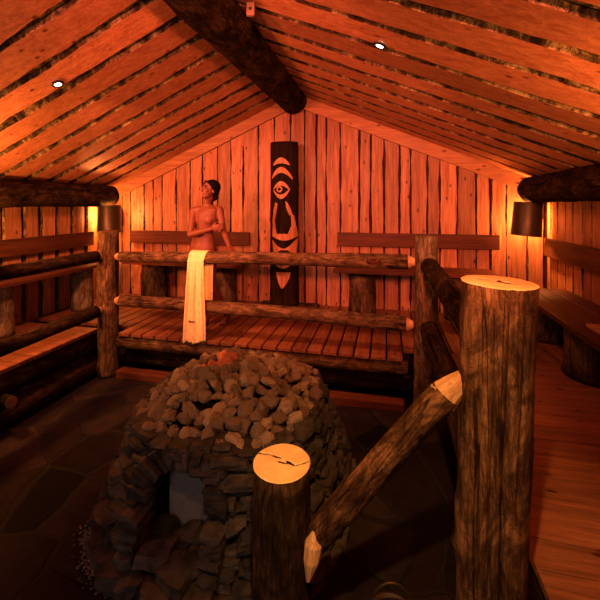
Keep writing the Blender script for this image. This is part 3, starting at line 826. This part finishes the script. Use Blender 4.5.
# ------------------------------------------------------------------ bucket
bk = empty('water_bucket', (.03, 1.60, -.5), .1, 'dark bucket with a curved metal handle on the floor beside the thick post', 'bucket')
mb = MB(); rings = [[Vector((r * math.cos(a * PI / 16), r * math.sin(a * PI / 16), z)) for a in range(32)] for r, z in ((.085, 0), (.10, .15), (.092, .15), (.078, .01))]
tube_rings(mb.bm, mb.r, rings); mb.build('bucket_body', M['bucket'], bk, smooth=True)
mb = MB(); rings = []
for i in range(17):
    a = PI * i / 16; c = Vector((.094 * math.cos(a), 0, .145 + .145 * math.sin(a))); nrm = Vector((math.cos(a), 0, math.sin(a)))
    rings.append([c + nrm * .006 * math.cos(q * PI / 4) + Vector((0, 1, 0)) * .006 * math.sin(q * PI / 4) for q in range(8)])
tube_rings(mb.bm, mb.r, rings); mb.build('bucket_handle', M['shade'], bk, smooth=True)

# ------------------------------------------------------------------ towel over the rail
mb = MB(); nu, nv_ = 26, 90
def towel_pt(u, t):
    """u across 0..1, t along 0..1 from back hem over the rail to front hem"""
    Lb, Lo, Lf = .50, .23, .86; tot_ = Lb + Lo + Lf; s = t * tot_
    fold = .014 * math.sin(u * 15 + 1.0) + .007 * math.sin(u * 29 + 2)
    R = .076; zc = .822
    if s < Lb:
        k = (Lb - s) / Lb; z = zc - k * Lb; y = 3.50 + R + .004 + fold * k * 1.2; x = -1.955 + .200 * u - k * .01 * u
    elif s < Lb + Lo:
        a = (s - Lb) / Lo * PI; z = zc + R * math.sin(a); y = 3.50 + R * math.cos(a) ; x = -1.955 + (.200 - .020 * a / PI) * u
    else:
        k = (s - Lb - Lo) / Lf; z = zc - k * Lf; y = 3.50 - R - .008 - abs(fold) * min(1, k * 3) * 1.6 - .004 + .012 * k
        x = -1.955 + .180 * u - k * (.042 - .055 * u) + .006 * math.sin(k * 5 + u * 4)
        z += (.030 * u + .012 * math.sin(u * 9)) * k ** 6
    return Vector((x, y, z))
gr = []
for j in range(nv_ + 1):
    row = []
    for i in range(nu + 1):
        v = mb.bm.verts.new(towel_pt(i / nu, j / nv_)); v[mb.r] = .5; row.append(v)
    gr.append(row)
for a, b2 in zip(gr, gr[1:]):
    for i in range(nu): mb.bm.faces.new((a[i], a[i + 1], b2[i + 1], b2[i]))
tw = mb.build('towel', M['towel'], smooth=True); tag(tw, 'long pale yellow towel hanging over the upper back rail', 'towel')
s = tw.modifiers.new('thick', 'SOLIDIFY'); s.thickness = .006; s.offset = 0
mb = MB()
for i, (w, h) in enumerate(((.010, .022), (.009, .015), (.011, .015), (.008, .020), (.010, .015))):
    mb.box((-1.925 + i * .0145, 3.383, .186 + h / 2), (w, .004, h)); 
mb.build('embroidered_mark', M['thread'], tw)

# ------------------------------------------------------------------ the woman
def ell(bm, c, r, rot=None, seg=16):
    ret = bmesh.ops.create_uvsphere(bm, u_segments=seg, v_segments=max(8, seg // 2 + 2), radius=1)
    for v in ret['verts']:
        p = Vector((v.co.x * r[0], v.co.y * r[1], v.co.z * r[2]))
        if rot is not None: p = rot @ p
        v.co = p + Vector(c)
def limb(bm, pts, seg=14):
    """pts: (point, radius) chain; each joint a sphere, each bone a cone"""
    for (p, r) in pts: ell(bm, p, (r, r, r), seg=seg)
    for (p, r), (q, s_) in zip(pts, pts[1:]):
        p, q = Vector(p), Vector(q); d = (q - p)
        if d.length < 1e-5: continue
        rt = d.to_track_quat('Z', 'X').to_matrix(); rings = []
        for (c, rr) in ((p, r), (q, s_)):
            rings.append([c + rt @ Vector((rr * math.cos(2 * PI * a / seg), rr * math.sin(2 * PI * a / seg), 0)) for a in range(seg)])
        vr = [[bm.verts.new(x) for x in r_] for r_ in rings]
        for i in range(seg): bm.faces.new((vr[0][i], vr[0][(i + 1) % seg], vr[1][(i + 1) % seg], vr[1][i]))
        bm.faces.new(list(reversed(vr[0]))); bm.faces.new(vr[1])
def torso(bm, secs, seg=28):
    rings = []
    for (c, rx, ry, yaw) in secs:
        rt = Matrix.Rotation(yaw, 3, 'Z')
        rings.append([bm.verts.new(Vector(c) + rt @ Vector((rx * math.cos(2 * PI * a / seg), ry * math.sin(2 * PI * a / seg), 0))) for a in range(seg)])
    for a, b2 in zip(rings, rings[1:]):
        for i in range(seg): bm.faces.new((a[i], a[(i + 1) % seg], b2[(i + 1) % seg], b2[i]))
    bm.faces.new(list(reversed(rings[0]))); bm.faces.new(rings[-1])
wy = -.25    # the trunk is turned a little towards the camera
bm = bmesh.new()
torso(bm, [((-2.030, 3.86, .76), .125, .095, wy), ((-2.030, 3.86, .82), .176, .118, wy), ((-2.022, 3.86, .90), .166, .115, wy), ((-2.012, 3.85, .98), .138, .095, wy),
           ((-2.000, 3.85, 1.05), .112, .084, wy), ((-1.985, 3.85, 1.13), .130, .092, wy), ((-1.975, 3.85, 1.21), .146, .102, wy), ((-1.970, 3.85, 1.28), .148, .096, wy),
           ((-1.968, 3.855, 1.325), .150, .074, wy), ((-1.966, 3.86, 1.355), .10, .058, wy), ((-1.965, 3.86, 1.38), .055, .05, wy)])
for sx in (-1, 1):       # chest volume, shoulders, buttocks
    ell(bm, (-1.985 + sx * .068, 3.792 - sx * .016, 1.195), (.056, .036, .048))
    ell(bm, (-2.03 + sx * .07, 3.92, .82), (.085, .075, .085))
SR, SL = Vector((-2.118, 3.835, 1.300)), Vector((-1.820, 3.865, 1.310))
ER, EL = Vector((-2.085, 3.690, 1.045)), Vector((-1.742, 3.80, 1.090))
WR, WL = Vector((-1.820, 3.668, 1.112)), Vector((-1.590, 3.62, .925))
limb(bm, [((-2.02, 3.85, 1.315), .05), (SR, .050), (SR.lerp(ER, .35), .043), (ER, .034)])
limb(bm, [(ER, .034), (ER.lerp(WR, .3), .036), (WR, .022)])
limb(bm, [((-1.92, 3.86, 1.32), .05), (SL, .050), (SL.lerp(EL, .35), .042), (EL, .033)])
limb(bm, [(EL, .033), (EL.lerp(WL, .3), .035), (WL, .021)])
# neck
limb(bm, [((-1.966, 3.86, 1.32), .055), ((-1.955, 3.845, 1.40), .048), ((-1.922, 3.825, 1.46), .048)])
def hand(bm, wrist, fwd, palm_n, curl, side, grip=0):
    """palm, four fingers and a thumb; fwd from wrist to knuckles, palm_n out of the palm"""
    f = Vector(fwd).normalized(); n = Vector(palm_n); n = (n - f * n.dot(f)).normalized(); s_ = f.cross(n) * side
    rt = Matrix((s_, n, f)).transposed()
    ell(bm, Vector(wrist) + f * .045, (.037, .016, .05), rt)
    tips = []
    for k, (off, ln) in enumerate(((-.028, .068), (-.009, .076), (.010, .072), (.028, .056))):
        p = Vector(wrist) + f * .082 + s_ * off; chain = [(p - f * .02, .0095), (p, .0095)]; dirv = f.copy(); a = 0
        for q in range(3):
            a += curl[q]; dd = (f * math.cos(a) + n * math.sin(a)).normalized(); dd = (dd + s_ * off * 1.2).normalized()
            p = p + dd * ln * (.45, .32, .25)[q]; chain.append((p, (.009, .0082, .0072)[q]))
        limb(bm, chain, 10)
    p = Vector(wrist) + f * .022 - s_ * .026; q = p + f * .030 - s_ * .026 + n * .012; r_ = q + f * .026 - s_ * .006 + n * .014
    limb(bm, [(p, .012), (q, .0105), (r_, .0085)], 10)
# left hand lies on the rail, fingers curling over it; right hand holds the left upper arm
hand(bm, WL, (.60, -.62, -.25), (0, -.25, -1), (.15, .35, .45), 1)
hand(bm, WR, (1, .16, .22), (.1, 1, .1), (.35, .45, .3), -1)
# legs
HL, HR = Vector((-1.945, 3.86, .80)), Vector((-2.110, 3.86, .80))
KL, KR = Vector((-1.865, 3.74, .455)), Vector((-2.03, 3.76, .47))
AL, AR = Vector((-1.815, 4.06, .105)), Vector((-1.985, 3.86, .075))
for H_, K_, A_, toe in ((HL, KL, AL, Vector((-1.80, 3.90, .022))), (HR, KR, AR, Vector((-1.97, 3.70, .022)))):
    limb(bm, [(H_, .088), (H_.lerp(K_, .35), .078), (H_.lerp(K_, .75), .056), (K_, .051), (K_.lerp(A_, .12), .047)])
    back = Vector((0, .018, 0))
    limb(bm, [(K_, .048), (K_.lerp(A_, .3) + back, .053), (K_.lerp(A_, .6) + back * .5, .040), (K_.lerp(A_, .9), .027), (A_, .029)])
    fd = (toe - A_); fd.z = 0; fd.normalize(); sd_ = Vector((fd.y, -fd.x, 0))
    heel = Vector((A_.x, A_.y, .03)) - fd * .035
    limb(bm, [(A_, .030), (heel, .027)]); limb(bm, [(A_, .028), (Vector((A_.x, A_.y, .045)) + fd * .07, .024), (Vector((A_.x, A_.y, .022)) + fd * .13, .020)])
    limb(bm, [(heel, .026), (Vector((A_.x, A_.y, .024)) + fd * .12 + sd_ * .018, .021)])
    for k in range(5):
        b0 = Vector((A_.x, A_.y, .018)) + fd * .135 + sd_ * (.028 - .014 * k)
        limb(bm, [(b0 - fd * .02, .012), (b0 + fd * (.035 - .006 * k), (.011, .009, .0085, .008, .0075)[k])], 8)
# head: face looks to the left of the picture and slightly up
HC = Vector((-1.912, 3.81, 1.535))
fwd = Vector((-.48, -.85, .20)).normalized(); rgt = fwd.cross(Vector((0.06, 0, 1))).normalized(); upv = rgt.cross(fwd).normalized()
HR_ = Matrix((rgt, fwd, upv)).transposed()     # local x right, y forward, z up
def H(x, y, z): return HC + HR_ @ Vector((x, y, z))
ell(bm, H(0, -.012, .030), (.073, .090, .080), HR_, 24)
ell(bm, H(0, .022, -.020), (.060, .062, .078), HR_, 24)
ell(bm, H(0, .044, -.078), (.034, .034, .028), HR_)
limb(bm, [(H(0, .083, .012), .008), (H(0, .101, -.026), .011)], 10)
ell(bm, H(0, .094, -.030), (.015, .012, .009), HR_)
ell(bm, H(0, .080, .026), (.045, .014, .010), HR_)
ell(bm, H(0, .077, -.054), (.021, .012, .010), HR_)
for sx in (-1, 1):
    ell(bm, H(sx * .071, -.008, -.010), (.008, .017, .029), HR_)
    ell(bm, H(sx * .035, .058, -.018), (.020, .020, .018), HR_)
me = bpy.data.meshes.new('person'); bm.to_mesh(me); bm.free(); me.materials.append(M['skin'])
per = bpy.data.objects.new('person', me); COL.objects.link(per)
tag(per, 'unclothed woman standing behind the back rail, one hand on it', 'person')
r = per.modifiers.new('remesh', 'REMESH'); r.mode = 'VOXEL'; r.voxel_size = .0048; r.use_smooth_shade = True
sm = per.modifiers.new('smooth', 'SMOOTH'); sm.factor = .5; sm.iterations = 8
def body_kid(name, bm, mat, vox=.004, it=4):
    me = bpy.data.meshes.new(name); bm.to_mesh(me); bm.free(); me.materials.append(mat)
    o = bpy.data.objects.new(name, me); COL.objects.link(o); o.parent = per
    if vox:
        r = o.modifiers.new('remesh', 'REMESH'); r.mode = 'VOXEL'; r.voxel_size = vox; r.use_smooth_shade = True
        s_ = o.modifiers.new('smooth', 'SMOOTH'); s_.factor = .5; s_.iterations = it
    for p in me.polygons: p.use_smooth = True
    return o
bm = bmesh.new()
ell(bm, H(0, -.030, .042), (.087, .092, .087), HR_, 24)
ell(bm, H(0, -.060, -.005), (.070, .056, .075), HR_, 20)
ell(bm, H(0, -.080, -.055), (.045, .040, .05), HR_, 16)
for sx in (-1, 1):
    ell(bm, H(sx * .066, -.030, .012), (.018, .040, .055), HR_)
    limb(bm, [(H(sx * .02, .060, .085), .014), (H(sx * .055, .040, .062), .015), (H(sx * .070, .005, .03), .014)], 10)
limb(bm, [(H(-.04, -.07, -.07), .022), (Vector((-1.90, 3.85, 1.41)), .014), (Vector((-1.895, 3.84, 1.36)), .008)], 10)
body_kid('hair', bm, M['hair'])
for sx in (-1, 1):
    bm = bmesh.new(); ell(bm, H(sx * .029, .079, .006), (.013, .006, .007), HR_, 12); body_kid('eye', bm, M['eye'], 0)
    bm = bmesh.new(); limb(bm, [(H(sx * .014, .090, .026), .0035), (H(sx * .030, .086, .031), .004), (H(sx * .046, .070, .026), .003)], 8); body_kid('eyebrow', bm, M['hair'], 0)
bm = bmesh.new(); ell(bm, H(0, .085, -.050), (.021, .007, .005), HR_, 12); ell(bm, H(0, .084, -.059), (.018, .007, .005), HR_, 12); body_kid('lips', bm, M['lip'], 0)
